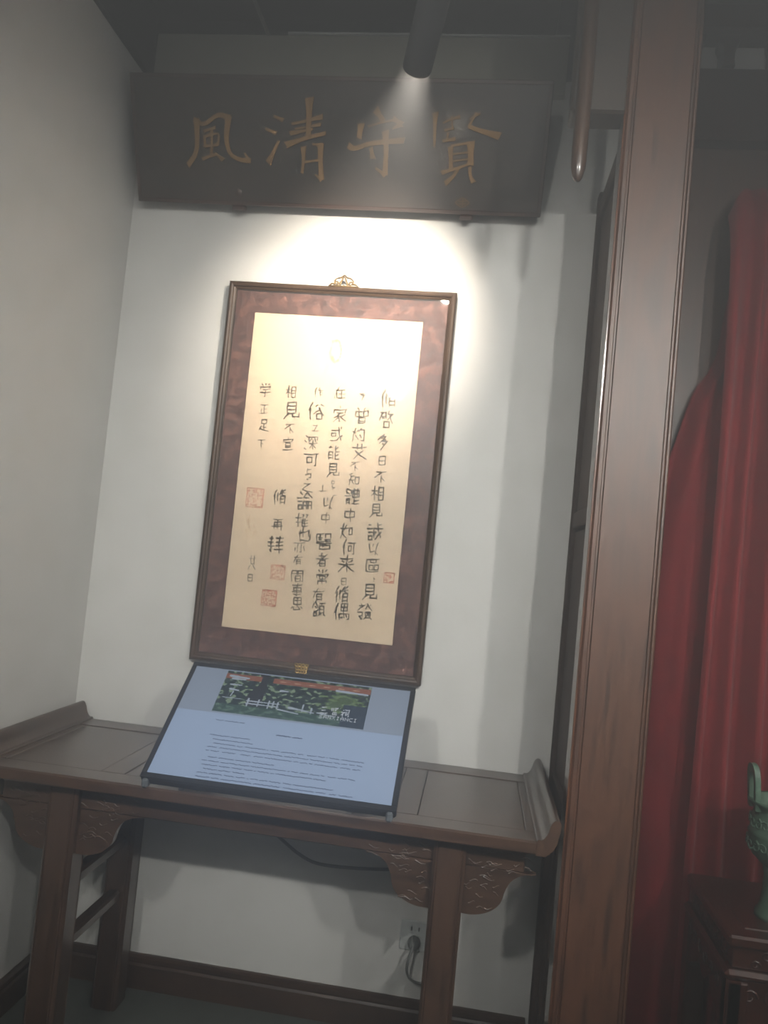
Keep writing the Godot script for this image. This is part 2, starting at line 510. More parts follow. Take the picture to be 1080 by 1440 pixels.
# the page on the display: a picture banner under an orange bar over lines of small text
func screen_texture() -> ImageTexture:
	var W := 1000
	var H := 590
	var im := Image.create(W, H, false, Image.FORMAT_RGB8)
	im.fill(rgb(190, 212, 244))
	im.fill_rect(Rect2i(0, 0, W, int(H * 0.43)), rgb(172, 186, 206))
	var f := FastNoiseLite.new()
	f.seed = 12
	f.frequency = 0.022
	f.fractal_octaves = 5
	var x0 := int(W * 0.154)
	var x1 := int(W * 0.827)
	var y1 := int(H * 0.415)
	for y in range(6, y1):
		for x in range(x0, x1):
			var u := float(x - x0) / (x1 - x0)
			var v := float(y) / y1
			var n := f.get_noise_2d(x, y * 1.6)
			var c := rgb(30, 44, 40).lerp(rgb(74, 96, 72), clampf(n * 1.7 + 0.35, 0, 1))
			if n > 0.24:
				c = rgb(150, 172, 140)
			var tree := Vector2((u - 0.83) / 0.13, (v - 0.46) / 0.22).length()
			if tree < 1.0 + n:
				c = c.lerp(rgb(112, 140, 74), 0.65)
			if u < 0.3 and u > 0.22 + 0.03 * sin(v * 8.0):
				c = rgb(44, 42, 44)
			if v > 0.8:
				c = rgb(52, 84, 66).lerp(rgb(110, 140, 116), clampf(n * 2.2, 0, 1))
			if u > 0.84 and v > 0.5:
				c = rgb(40, 56, 72)
			im.set_pixel(x, y, c)
	for seg in [[0.0, 0.25], [0.33, 1.0]]:
		im.fill_rect(Rect2i(x0 + int(seg[0] * (x1 - x0)), int(H * 0.035), int((seg[1] - seg[0]) * (x1 - x0)), int(H * 0.052)), rgb(168, 104, 78))
	var rng := RandomNumberGenerator.new()
	rng.seed = 3
	var white := rgb(226, 232, 240)
	for i in 6:
		var p := Vector2(x0 + (0.38 + i * 0.1) * (x1 - x0), H * 0.061)
		brush(im, PackedVector2Array([p, p + Vector2(26, 0)]), 2.2, rgb(230, 180, 150), 0.8)
	var bw := float(x1 - x0)
	# pale buildings, railings and bridge of the picture
	for a in [[0.03, 0.14, 0.16, 0.16, 7.0], [0.05, 0.2, 0.14, 0.2, 6.0], [0.05, 0.34, 0.13, 0.34, 4.0], [0.06, 0.45, 0.12, 0.47, 6.0], [0.09, 0.5, 0.08, 0.62, 3.0], [0.03, 0.66, 0.16, 0.66, 2.0],
			[0.2, 0.68, 0.42, 0.68, 3.5], [0.2, 0.74, 0.42, 0.74, 3.5], [0.21, 0.63, 0.21, 0.8, 5.0], [0.28, 0.63, 0.28, 0.78, 4.0], [0.35, 0.63, 0.35, 0.8, 4.0], [0.38, 0.63, 0.38, 0.78, 4.0], [0.41, 0.64, 0.41, 0.78, 4.0],
			[0.42, 0.79, 0.56, 0.84, 4.0], [0.49, 0.72, 0.55, 0.74, 7.0], [0.58, 0.62, 0.58, 0.78, 4.0], [0.56, 0.74, 0.66, 0.78, 3.5], [0.64, 0.68, 0.64, 0.8, 4.0], [0.68, 0.76, 0.8, 0.8, 3.5], [0.77, 0.2, 0.98, 0.22, 7.0], [0.4, 0.36, 0.45, 0.36, 6.0]]:
		brush(im, PackedVector2Array([Vector2(x0 + a[0] * bw, a[1] * y1), Vector2(x0 + a[2] * bw, a[3] * y1)]), a[4] * 0.8, rgb(196, 208, 222), 0.85)
	var at := Vector2(x0 + 0.72 * bw, y1 * 0.67)
	for g in ["san", "worthy", "shrine"]:
		write_char(im, g, at, 36.0, 2.0, white, rng)
		at += Vector2(48, 3)
	var font := {"S": "01111 10000 01110 00001 11110", "A": "01110 10001 11111 10001 10001", "N": "10001 11001 10101 10011 10001", "X": "10001 01010 00100 01010 10001", "I": "01110 00100 00100 00100 01110", "C": "01111 10000 10000 10000 01111"}
	var fx := x0 + int(0.70 * bw)
	for ch in "SANXIANCI":
		var rows: PackedStringArray = font[ch].split(" ")
		for ry in 5:
			for rx in 5:
				if rows[ry][rx] == "1":
					im.fill_rect(Rect2i(fx + rx * 3, int(y1 * 0.79) + ry * 4, 3, 4), white)
		fx += 19
	# breadcrumb, title and text lines too small to read
	var grey := rgb(96, 108, 136)
	var text := func(xa: float, xb: float, y: float, r: float) -> void:
		var x := xa * W
		while x < xb * W:
			var w := rng.randf_range(2.0, 6.0)
			if rng.randf() < 0.88:
				brush(im, PackedVector2Array([Vector2(x, y * H + rng.randf_range(-2, 2)), Vector2(x + w, y * H + rng.randf_range(-2, 2))]), r, grey, 0.55)
			x += w + 3.0
	text.call(0.19, 0.32, 0.49, 1.6)
	text.call(0.47, 0.58, 0.56, 2.6)
	text.call(0.19, 0.36, 0.625, 1.7)
	text.call(0.21, 0.38, 0.66, 1.7)
	for i in 9:
		var gap := 0.018 if i > 2 else 0.0
		text.call(0.2 if i % 3 else 0.22, [0.86, 0.86, 0.85, 0.5, 0.84, 0.72, 0.4, 0.76, 0.84][i], 0.695 + i * 0.033 + gap, 1.7)
	return ImageTexture.create_from_image(im)

# ---------------------------------------------------------------- lamps
func track_lamp(front: Vector3, aim: Vector3, label: String, energy: float, angle: float, size: float, color: Color, soft := 1.0) -> void:
	var dir := (aim - front).normalized()
	var t := thing("track_spotlight", label, "spotlight", front, "black track spotlights")
	var b := Basis.looking_at(dir)
	var xf := Transform3D(b * Basis(Vector3.RIGHT, PI / 2), Vector3.ZERO)   # local -y runs along the beam
	var st := mb(true)
	lathe(st, [Vector2(0.029, 0.0), Vector2(0.031, 0.0), Vector2(0.0315, 0.006), Vector2(0.0315, 0.185), Vector2(0.028, 0.195), Vector2(0.0, 0.196)], Transform3D(b * Basis(Vector3.RIGHT, PI / 2), Vector3.ZERO), 32)
	lathe(st, [Vector2(0.029, 0.0), Vector2(0.027, 0.03)], xf, 32)
	obj("housing", st, M.lamp_black, t)
	st = mb()
	lathe(st, [Vector2(0.0, 0.028), Vector2(0.0265, 0.028)], xf, 24)
	obj("lamp_lens", st, M.lamp_glow, t)
	st = mb()
	var j := xf * Vector3(0, 0.11, 0)
	tube(st, [j, Vector3(j.x, 3.03 - front.y, j.z)], 0.011, 0.011, 10)
	obj("stem", st, M.lamp_black, t)
	obj("driver_box", box(Vector3(j.x - 0.02, 3.0 - front.y, j.z - 0.08), Vector3(j.x + 0.02, 3.045 - front.y, j.z + 0.08), 0.004), M.lamp_black, t)
	var s := SpotLight3D.new()
	s.name = "beam"
	t.add_child(s)
	s.transform = Transform3D(b, dir * -0.02)
	s.light_energy = energy
	s.light_color = color
	s.spot_angle = angle
	s.spot_angle_attenuation = soft
	s.spot_range = 12.0
	s.spot_attenuation = 2.0
	s.light_size = size
	s.shadow_enabled = true

func _ready() -> void:
	# ------------------------------------------------------------ camera, air, exposure
	var cam := Camera3D.new()
	cam.name = "camera"
	cam.position = Vector3(0, 1.38, 2.35)
	cam.rotation_degrees = Vector3(2.9096, 7.247, 5.5431)
	cam.fov = rad_to_deg(2.0 * atan(720.0 / 1100.0))
	cam.near = 0.02
	cam.far = 60.0
	add_child(cam)
	cam.current = true
	var env := Environment.new()
	env.background_mode = Environment.BG_COLOR
	env.background_color = Color.BLACK
	env.tonemap_mode = Environment.TONE_MAPPER_LINEAR
	env.tonemap_exposure = 1.8
	env.sdfgi_enabled = true
	env.ssao_enabled = true
	env.ssil_enabled = true
	env.volumetric_fog_enabled = true
	env.volumetric_fog_density = 0.42
	env.volumetric_fog_albedo = Color(0.97, 0.98, 1.0)
	env.volumetric_fog_anisotropy = 0.8
	var we := WorldEnvironment.new()
	we.name = "environment"
	we.environment = env
	add_child(we)
	make_materials()
	# the lamp over the letter, and the lamps of the hall behind the camera
	track_lamp(Vector3(-0.225, 2.41, 0.75), Vector3(-0.45, 2.08, 0.0), "black cylinder spotlight aimed at the framed calligraphy", 6.2, 32.0, 0.03, Color(1.0, 0.95, 0.88))
	track_lamp(Vector3(1.5, 2.62, 3.6), Vector3(-0.2, 1.25, 0.0), "black cylinder spotlight over the open hall floor, farthest from the left white wall", 25.0, 27.0, 0.04, Color(1.0, 1.0, 0.97))
	track_lamp(Vector3(0.75, 2.62, 3.6), Vector3(-0.35, 1.25, 0.0), "black cylinder spotlight over the open hall floor, between two others", 22.0, 27.0, 0.04, Color(1.0, 1.0, 0.97))
	track_lamp(Vector3(-0.75, 2.62, 3.6), Vector3(-0.3, 1.25, 0.0), "black cylinder spotlight over the open hall floor, nearest to the left white wall", 16.5, 27.0, 0.05, Color(1.0, 1.0, 0.97))
	track_lamp(Vector3(2.1, 2.5, 1.5), Vector3(0.3, 0.5, 0.1), "black cylinder spotlight in the bay of the red curtain", 3.6, 34.0, 0.02, Color(1.0, 0.97, 0.92))
	build_room()
	build_right_bay()
	build_table()
	build_frame()
	build_plaque()
	build_display()
	build_small_things()

func build_room() -> void:
	struct("floor", box(Vector3(-1.35, -0.1, -0.15), Vector3(3.2, 0.0, 6.2), 0.001), M.floor)
	struct("ceiling", box(Vector3(-1.35, 3.05, -0.15), Vector3(3.2, 3.15, 6.2), 0.001), M.black_paint)
	struct("wall_back", box(Vector3(-1.35, 0.0, -0.12), Vector3(0.3, 2.86, 0.0), 0.001), M.plaster)
	struct("wall_left", box(Vector3(-1.33, 0.0, 0.0), Vector3(-1.21, 2.84, 6.1), 0.001), M.plaster)
	struct("wall_rear", box(Vector3(-1.33, 0.0, 6.0), Vector3(3.15, 3.05, 6.15), 0.001), M.wood_y)
	struct("wall_right", box(Vector3(3.0, 0.0, 0.0), Vector3(3.15, 3.05, 6.0), 0.001), M.wood_y)
	# black beams that close the room between the white walls and the ceiling
	struct("trim_1", box(Vector3(-1.35, 2.86, -0.12), Vector3(0.3, 3.05, -0.01), 0.002), M.black_paint)
	struct("trim_2", box(Vector3(-1.33, 2.84, 0.0), Vector3(-1.195, 3.05, 6.0), 0.004), M.black_paint)
	# the pale fascia board above the plaque
	struct("trim_3", box(Vector3(-1.185, 2.80, -0.002), Vector3(0.13, 2.985, 0.02), 0.005), M.ledge)
	struct("light_line_4", box(Vector3(-0.75, 2.9855, 0.0), Vector3(0.13, 2.992, 0.024), 0.001), M.white_plastic)  # pale strip added in place of a bright line of light along the fascia
	# dark wooden skirting with a moulded top
	var st := mb()
	extrude(st, PackedVector2Array([Vector2(0, 0), Vector2(0.018, 0), Vector2(0.018, 0.068), Vector2(0.013, 0.074), Vector2(0.015, 0.08), Vector2(0.015, 0.09), Vector2(0.008, 0.096), Vector2(0, 0.098)]), 1.455, Transform3D(Basis(Vector3(0, 0, 1), Vector3(0, 1, 0), Vector3(1, 0, 0)), Vector3(-1.21, 0, 0)))
	struct("baseboard_back", st, M.wood_x)
	st = mb()
	extrude(st, PackedVector2Array([Vector2(0, 0), Vector2(0.018, 0), Vector2(0.018, 0.068), Vector2(0.013, 0.074), Vector2(0.015, 0.08), Vector2(0.015, 0.09), Vector2(0.008, 0.096), Vector2(0, 0.098)]), 5.98, Transform3D(Basis(Vector3(1, 0, 0), Vector3(0, 1, 0), Vector3(0, 0, 1)), Vector3(-1.21, 0, 0.018)))
	struct("baseboard_left", st, M.wood_z)

func build_right_bay() -> void:
	# wooden end post of the partition, with a chamfered and beaded front
	var p := thing("wooden_post", "tall square brown wooden post with beaded edges between niche and red curtain", "post", Vector3(0.25, 0, 0.5))
	var st := mb()
	extrude(st, PackedVector2Array([Vector2(0, -0.075), Vector2(0, -0.004), Vector2(0.004, 0.0), Vector2(0.012, 0.0), Vector2(0.014, -0.004), Vector2(0.018, -0.004), Vector2(0.020, 0.0), Vector2(0.143, 0.0), Vector2(0.143, -0.075)]), 3.05, Transform3D(Basis(Vector3(1, 0, 0), Vector3(0, 0, 1), Vector3(0, 1, 0)), Vector3.ZERO))
	obj("shaft", st, M.post, p)
	obj("side_facing", box(Vector3(-0.005, 0.0, -0.074), Vector3(-0.0003, 3.045, -0.003), 0.001), M.lacquer, p)
	st = mb()
	for k in 2:
		extrude(st, PackedVector2Array([Vector2(0.143 + k * 0.011, -0.07), Vector2(0.143 + k * 0.011, -0.006 - k * 0.012), Vector2(0.146 + k * 0.011, -0.002 - k * 0.012), Vector2(0.150 + k * 0.011, -0.002 - k * 0.012), Vector2(0.1535 + k * 0.011, -0.007 - k * 0.012), Vector2(0.1545 + k * 0.011, -0.07)]), 3.05, Transform3D(Basis(Vector3(1, 0, 0), Vector3(0, 0, 1), Vector3(0, 1, 0)), Vector3.ZERO))
	obj("beading", st, M.post, p)
	# pierced lattice partition between post and back wall
	var s := thing("lattice_screen", "dark wooden partition with a fretwork foot between brown post and white back wall", "screen", Vector3(0.25, 0, 0))
	obj("stile", box(Vector3(0.004, 0.0, 0.002), Vector3(0.044, 2.5, 0.045), 0.004), M.screen_wood, s)
	obj("stile", box(Vector3(0.004, 0.0, 0.375), Vector3(0.044, 2.5, 0.42), 0.004), M.screen_wood, s)
	for y in [0.06, 0.76, 1.5, 2.42]:
		obj("rail", box(Vector3(0.006, y, 0.046), Vector3(0.042, y + 0.045, 0.374), 0.003), M.screen_wood, s)
	# fret pattern: stepped bars in each opening
	for o in [[0.81, 1.49], [1.55, 2.41]]:
		obj("board", box(Vector3(0.016, o[0], 0.046), Vector3(0.032, o[1], 0.374), 0.002), M.screen_wood, s)
	for o in [[0.11, 0.75]]:
		var h: float = o[1] - o[0]
		for z in [0.125, 0.21, 0.295]:
			obj("bar", box(Vector3(0.014, o[0], z - 0.013), Vector3(0.034, o[1], z + 0.013), 0.002), M.screen_wood, s)
		for k in 5:
			var y: float = o[0] + h * (k + 0.5) / 5.0
			var za: float = 0.046 if k % 2 == 0 else 0.125
			obj("bar", box(Vector3(0.015, y - 0.013, za), Vector3(0.033, y + 0.013, za + 0.17 if k % 2 == 0 else 0.374), 0.002), M.screen_wood, s)
			obj("bar", box(Vector3(0.015, y + h * 0.1 - 0.013, 0.21), Vector3(0.033, y + h * 0.1 + 0.013, 0.295), 0.002), M.screen_wood, s)
	# head beam over the partition with a hanging carved drop
	var hb := thing("head_beam", "dark wooden head beam with a hanging rounded drop, beside the plaque", "beam", Vector3(0.12, 2.46, 0.3))
	obj("beam", box(Vector3(0.0, 0.012, 0.12), Vector3(0.13, 0.585, 0.2), 0.006), M.plaque, hb)
	st = mb(true)
	var prof := [Vector2(0.0, -0.165), Vector2(0.007, -0.163), Vector2(0.012, -0.155), Vector2(0.017, -0.13), Vector2(0.0185, -0.08), Vector2(0.018, 0.0), Vector2(0.018, 0.55)]
	lathe(st, prof, Transform3D(Basis(), Vector3(0.028, 0.0, 0.21)), 20)
	obj("hanging_drop", st, M.wood_y, hb)
	# brown wooden back of the curtain bay and its dark frieze
	struct("wall_bay", box(Vector3(0.3, 0.0, -0.12), Vector3(3.15, 3.05, 0.0), 0.001), M.post)
	var fz := thing("bracket_frieze", "dark wooden bracket frieze with pale infills above the red curtain", "frieze", Vector3(0.42, 2.66, 0.0))
	obj("lower_beam", box(Vector3(-0.02, 0.0, 0.001), Vector3(1.6, 0.215, 0.06), 0.006), M.rosewood, fz)
	obj("upper_beam", box(Vector3(-0.02, 0.31, 0.001), Vector3(1.6, 0.389, 0.09), 0.006), M.rosewood, fz)
	for x in [0.068, 0.165, 0.305, 0.44, 0.575]:
		st = mb()
		extrude(st, PackedVector2Array([Vector2(-0.018, 0), Vector2(0.018, 0), Vector2(0.014, 0.02), Vector2(0.016, 0.05), Vector2(0.028, 0.072), Vector2(0.028, 0.093), Vector2(-0.028, 0.093), Vector2(-0.028, 0.072), Vector2(-0.016, 0.05), Vector2(-0.014, 0.02)]), 0.07, Transform3D(Basis(), Vector3(x, 0.216, 0.001)), 0.003)
		obj("bracket_block", st, M.rosewood, fz)
	for x in [0.117, 0.235, 0.372, 0.507]:
		var w: float = 0.03 if x < 0.2 else 0.048
		obj("infill_panel", box(Vector3(x - w, 0.217, 0.001), Vector3(x + w, 0.308, 0.012), 0.002), M.plaster, fz)
	build_curtains()
	build_altar()

func build_curtains() -> void:
	# the front drape: vertical folds, rounded at the top
	var st := mb(true)
	var nx := 110
	var ny := 60
	var grid := func(i: int, j: int) -> Vector3:
		var u := float(i) / nx
		var v := float(j) / ny
		var x := 0.612 + 0.9 * u
		var top := 2.515 - 0.09 * pow(clampf(1.0 - u * 18.0, 0, 1), 2.0) - 0.05 * pow(clampf((u - 0.06) * 6.0, 0, 1), 1.5)
		var y := lerpf(top, 0.02, v)
		var w := u * 0.9
		var depth := 0.024 * sin(w * 88.0 + 0.6 * sin(v * 3.0)) + 0.012 * sin(w * 41.0 + 1.0 + v) + 0.005 * sin(w * 170.0 - v * 2.0)
		depth *= 0.55 + 0.45 * smoothstep(0.0, 0.25, v)
		x += 0.006 * sin(v * 5.0 + w * 20.0)
		return Vector3(x, y, 0.12 + depth - 0.05 * pow(clampf(1.0 - v * 14.0, 0, 1), 2.0))
	for i in nx:
		for j in ny:
			quad(st, grid.call(i, j), grid.call(i + 1, j), grid.call(i + 1, j + 1), grid.call(i, j + 1))
	var front := obj("red_curtain", st, M.velvet)
	tag(front, "deep red velvet curtain in narrow upright folds with a rounded top edge", "curtain")
	# the drape behind it, swelling out to the post below its shoulder
	st = mb(true)
	nx = 46
	ny = 60
	var edge := curve2([Vector2(0.640, 2.2), Vector2(0.617, 2.016), Vector2(0.567, 1.922), Vector2(0.514, 1.727), Vector2(0.465, 1.55), Vector2(0.432, 1.30), Vector2(0.42, 0.9), Vector2(0.415, 0.02)], 8)
	var left_at := func(y: float) -> float:
		for k in edge.size() - 1:
			if y <= edge[k].y and y >= edge[k + 1].y:
				return lerpf(edge[k].x, edge[k + 1].x, (edge[k].y - y) / maxf(edge[k].y - edge[k + 1].y, 1e-5))
		return edge[edge.size() - 1].x
	var back := func(i: int, j: int) -> Vector3:
		var u := float(i) / nx
		var y := lerpf(2.2, 0.02, float(j) / ny)
		var xl: float = left_at.call(y)
		var x := lerpf(xl, 0.70, u)
		var d := 0.035 + 0.03 * sin(u * PI * 0.9) + 0.01 * sin(u * 14.0 + y * 2.0)
		return Vector3(x, y, d)
	for i in nx:
		for j in ny:
			quad(st, back.call(i, j), back.call(i + 1, j), back.call(i + 1, j + 1), back.call(i, j + 1))
	var b := obj("red_curtain", st, M.velvet)
	tag(b, "smooth deep red velvet drape sloping from a shoulder behind the folded curtain", "curtain")

func build_altar() -> void:
	# small carved stand table in front of the curtain
	var t := thing("carved_stand", "low dark carved rosewood stand in front of the red curtain", "stand", Vector3(0.61, 0, 0.17))
	var W := 0.62
	var D := 0.35
	obj("top_frame", box(Vector3(0, 0.6, 0), Vector3(W, 0.625, D), 0.005), M.rosewood, t)
	obj("top_panel", box(Vector3(0.045, 0.62, 0.045), Vector3(W - 0.045, 0.6275, D - 0.045), 0.002), M.rosewood, t)
	var waist := obj("waist", box(Vector3(0.012, 0.553, 0.012), Vector3(W - 0.012, 0.5995, D - 0.012), 0.002), M.rosewood, t)
	obj("waist_moulding", box(Vector3(-0.004, 0.532, -0.004), Vector3(W + 0.004, 0.5525, D + 0.004), 0.008), M.rosewood, t)
	var rng := RandomNumberGenerator.new()
	rng.seed = 8
	# carved scrolls on the waist, left and front
	var st := mb(true)
	for k in 16:
		var a := Vector3(0.0105, 0.565 + 0.022 * (k % 2), 0.035 + 0.0185 * k)
		var pts := []
		for q in 9:
			var an := q * 0.8
			pts.append(a + Vector3(0, sin(an), cos(an)) * (0.011 - q * 0.001))
		tube(st, pts, 0.003, 0.0015, 5)
	for k in 22:
		var a := Vector3(0.06 + 0.023 * k, 0.565 + 0.02 * (k % 2), D - 0.0105)
		var pts := []
		for q in 9:
			var an := q * 0.8 + k
			pts.append(a + Vector3(cos(an), sin(an), 0) * (0.011 - q * 0.001))
		tube(st, pts, 0.003, 0.0015, 5)
	obj("carved_scrolls", st, M.rosewood, waist).set_meta("kind", "stuff")
	# aprons with a scalloped lower edge
	for side in 2:
		var L := W if side == 0 else D
		var poly := PackedVector2Array([Vector2(0, 0.5315), Vector2(L, 0.5315), Vector2(L, 0.40)])
		for q in 25:
			var u := 1.0 - q / 24.0
			poly.append(Vector2(lerpf(0.055, L - 0.055, u), 0.475 - 0.028 * absf(sin(u * PI * 3.0)) - 0.06 * pow(absf(u - 0.5) * 2.0, 6.0)))
		poly.append(Vector2(0, 0.40))
		var xf := Transform3D(Basis(), Vector3(0, 0, D - 0.03)) if side == 0 else Transform3D(Basis(Vector3(0, 0, 1), Vector3(0, 1, 0), Vector3(-1, 0, 0)), Vector3(0.03, 0, 0))
		st = mb()
		extrude(st, poly, 0.026, xf)
		var ap := obj("apron", st, M.rosewood, t)
		st = mb(true)
		for k in int(L / 0.045):
			var c := 0.05 + 0.045 * k
			if c > L - 0.05:
				break
			var pts := []
			for q in 10:
				var an := q * 0.7 + k
				pts.append(xf * Vector3(c + cos(an) * (0.017 - q * 0.0012), 0.5 + sin(an) * (0.017 - q * 0.0012), 0.027))
			tube(st, pts, 0.0035, 0.002, 5)
		obj("carved_scrolls", st, M.rosewood, ap).set_meta("kind", "stuff")
	for c in [Vector2(0.0, 0.0), Vector2(W, 0.0), Vector2(0.0, D), Vector2(W, D)]:
		var sx := 1.0 if c.x < 0.1 else -1.0
		var sz := 1.0 if c.y < 0.1 else -1.0
		st = mb()
		cham(st, Vector3(minf(c.x, c.x + sx * 0.05), 0.0, minf(c.y, c.y + sz * 0.05)), Vector3(maxf(c.x, c.x + sx * 0.05), 0.531, maxf(c.y, c.y + sz * 0.05)), 0.006)
		obj("leg", st, M.rosewood, t)
	# bronze ritual vessel on the stand
	var v := thing("bronze_vessel", "green patinated bronze ritual vessel with upright ears on the carved stand", "vessel", Vector3(0.757, 0.6275, 0.395))
	v.scale = Vector3.ONE * 0.92
	st = mb(true)
	lathe(st, [Vector2(0.0, 0.0), Vector2(0.058, 0.0), Vector2(0.058, 0.012), Vector2(0.05, 0.02), Vector2(0.044, 0.06), Vector2(0.042, 0.1), Vector2(0.046, 0.118), Vector2(0.044, 0.124)], Transform3D(), 32)
	obj("foot", st, M.bronze, v)
	st = mb(true)
	var bp := [Vector2(0.04, 0.123), Vector2(0.052, 0.13), Vector2(0.074, 0.15), Vector2(0.085, 0.185), Vector2(0.083, 0.2), Vector2(0.087, 0.204), Vector2(0.083, 0.209), Vector2(0.08, 0.245), Vector2(0.074, 0.262), Vector2(0.083, 0.275), Vector2(0.092, 0.282), Vector2(0.092, 0.288), Vector2(0.08, 0.286), Vector2(0.072, 0.268), Vector2(0.0, 0.2)]
	lathe(st, bp, Transform3D(), 36)
	var bowl := obj("bowl", st, M.bronze, v)
	st = mb(true)
	for k in 9:
		var a := PI * 0.55 + k * 0.26
		for row in 2:
			var c := Vector3(cos(a), 0, sin(a))
			var s := Vector3(-sin(a), 0, cos(a))
			var pts := []
			for q in 9:
				var an := q * 0.8 + k * 2.0
				pts.append(c * (0.086 if row == 0 else 0.0825) + Vector3(0, (0.178 if row == 0 else 0.232) + sin(an) * (0.014 - q * 0.0012), 0) + s * cos(an) * (0.014 - q * 0.0012))
			tube(st, pts, 0.0028, 0.0014, 5)
	obj("cast_scrolls", st, M.bronze, bowl).set_meta("kind", "stuff")
	for sgn in [-1.0, 1.0]:
		st = mb()
		var out := PackedVector2Array()
		var outer := curve2([Vector2(-0.028, 0.0), Vector2(-0.031, 0.04), Vector2(-0.03, 0.085), Vector2(-0.018, 0.108), Vector2(0.0, 0.113), Vector2(0.018, 0.108), Vector2(0.03, 0.085), Vector2(0.031, 0.04), Vector2(0.028, 0.0)], 4)
		var inner := curve2([Vector2(0.016, 0.0), Vector2(0.017, 0.04), Vector2(0.015, 0.078), Vector2(0.0, 0.09), Vector2(-0.015, 0.078), Vector2(-0.017, 0.04), Vector2(-0.016, 0.0)], 4)
		out.append_array(outer)
		out.append_array(inner)
		extrude(st, out, 0.013, Transform3D(Basis(Vector3(0, 0, 1), Vector3(sgn * 0.08, 0.997, 0).normalized(), Vector3(-1, 0, 0)), Vector3(sgn * 0.078 + 0.0065, 0.262, 0.0)))
		obj("ear", st, M.bronze, v)

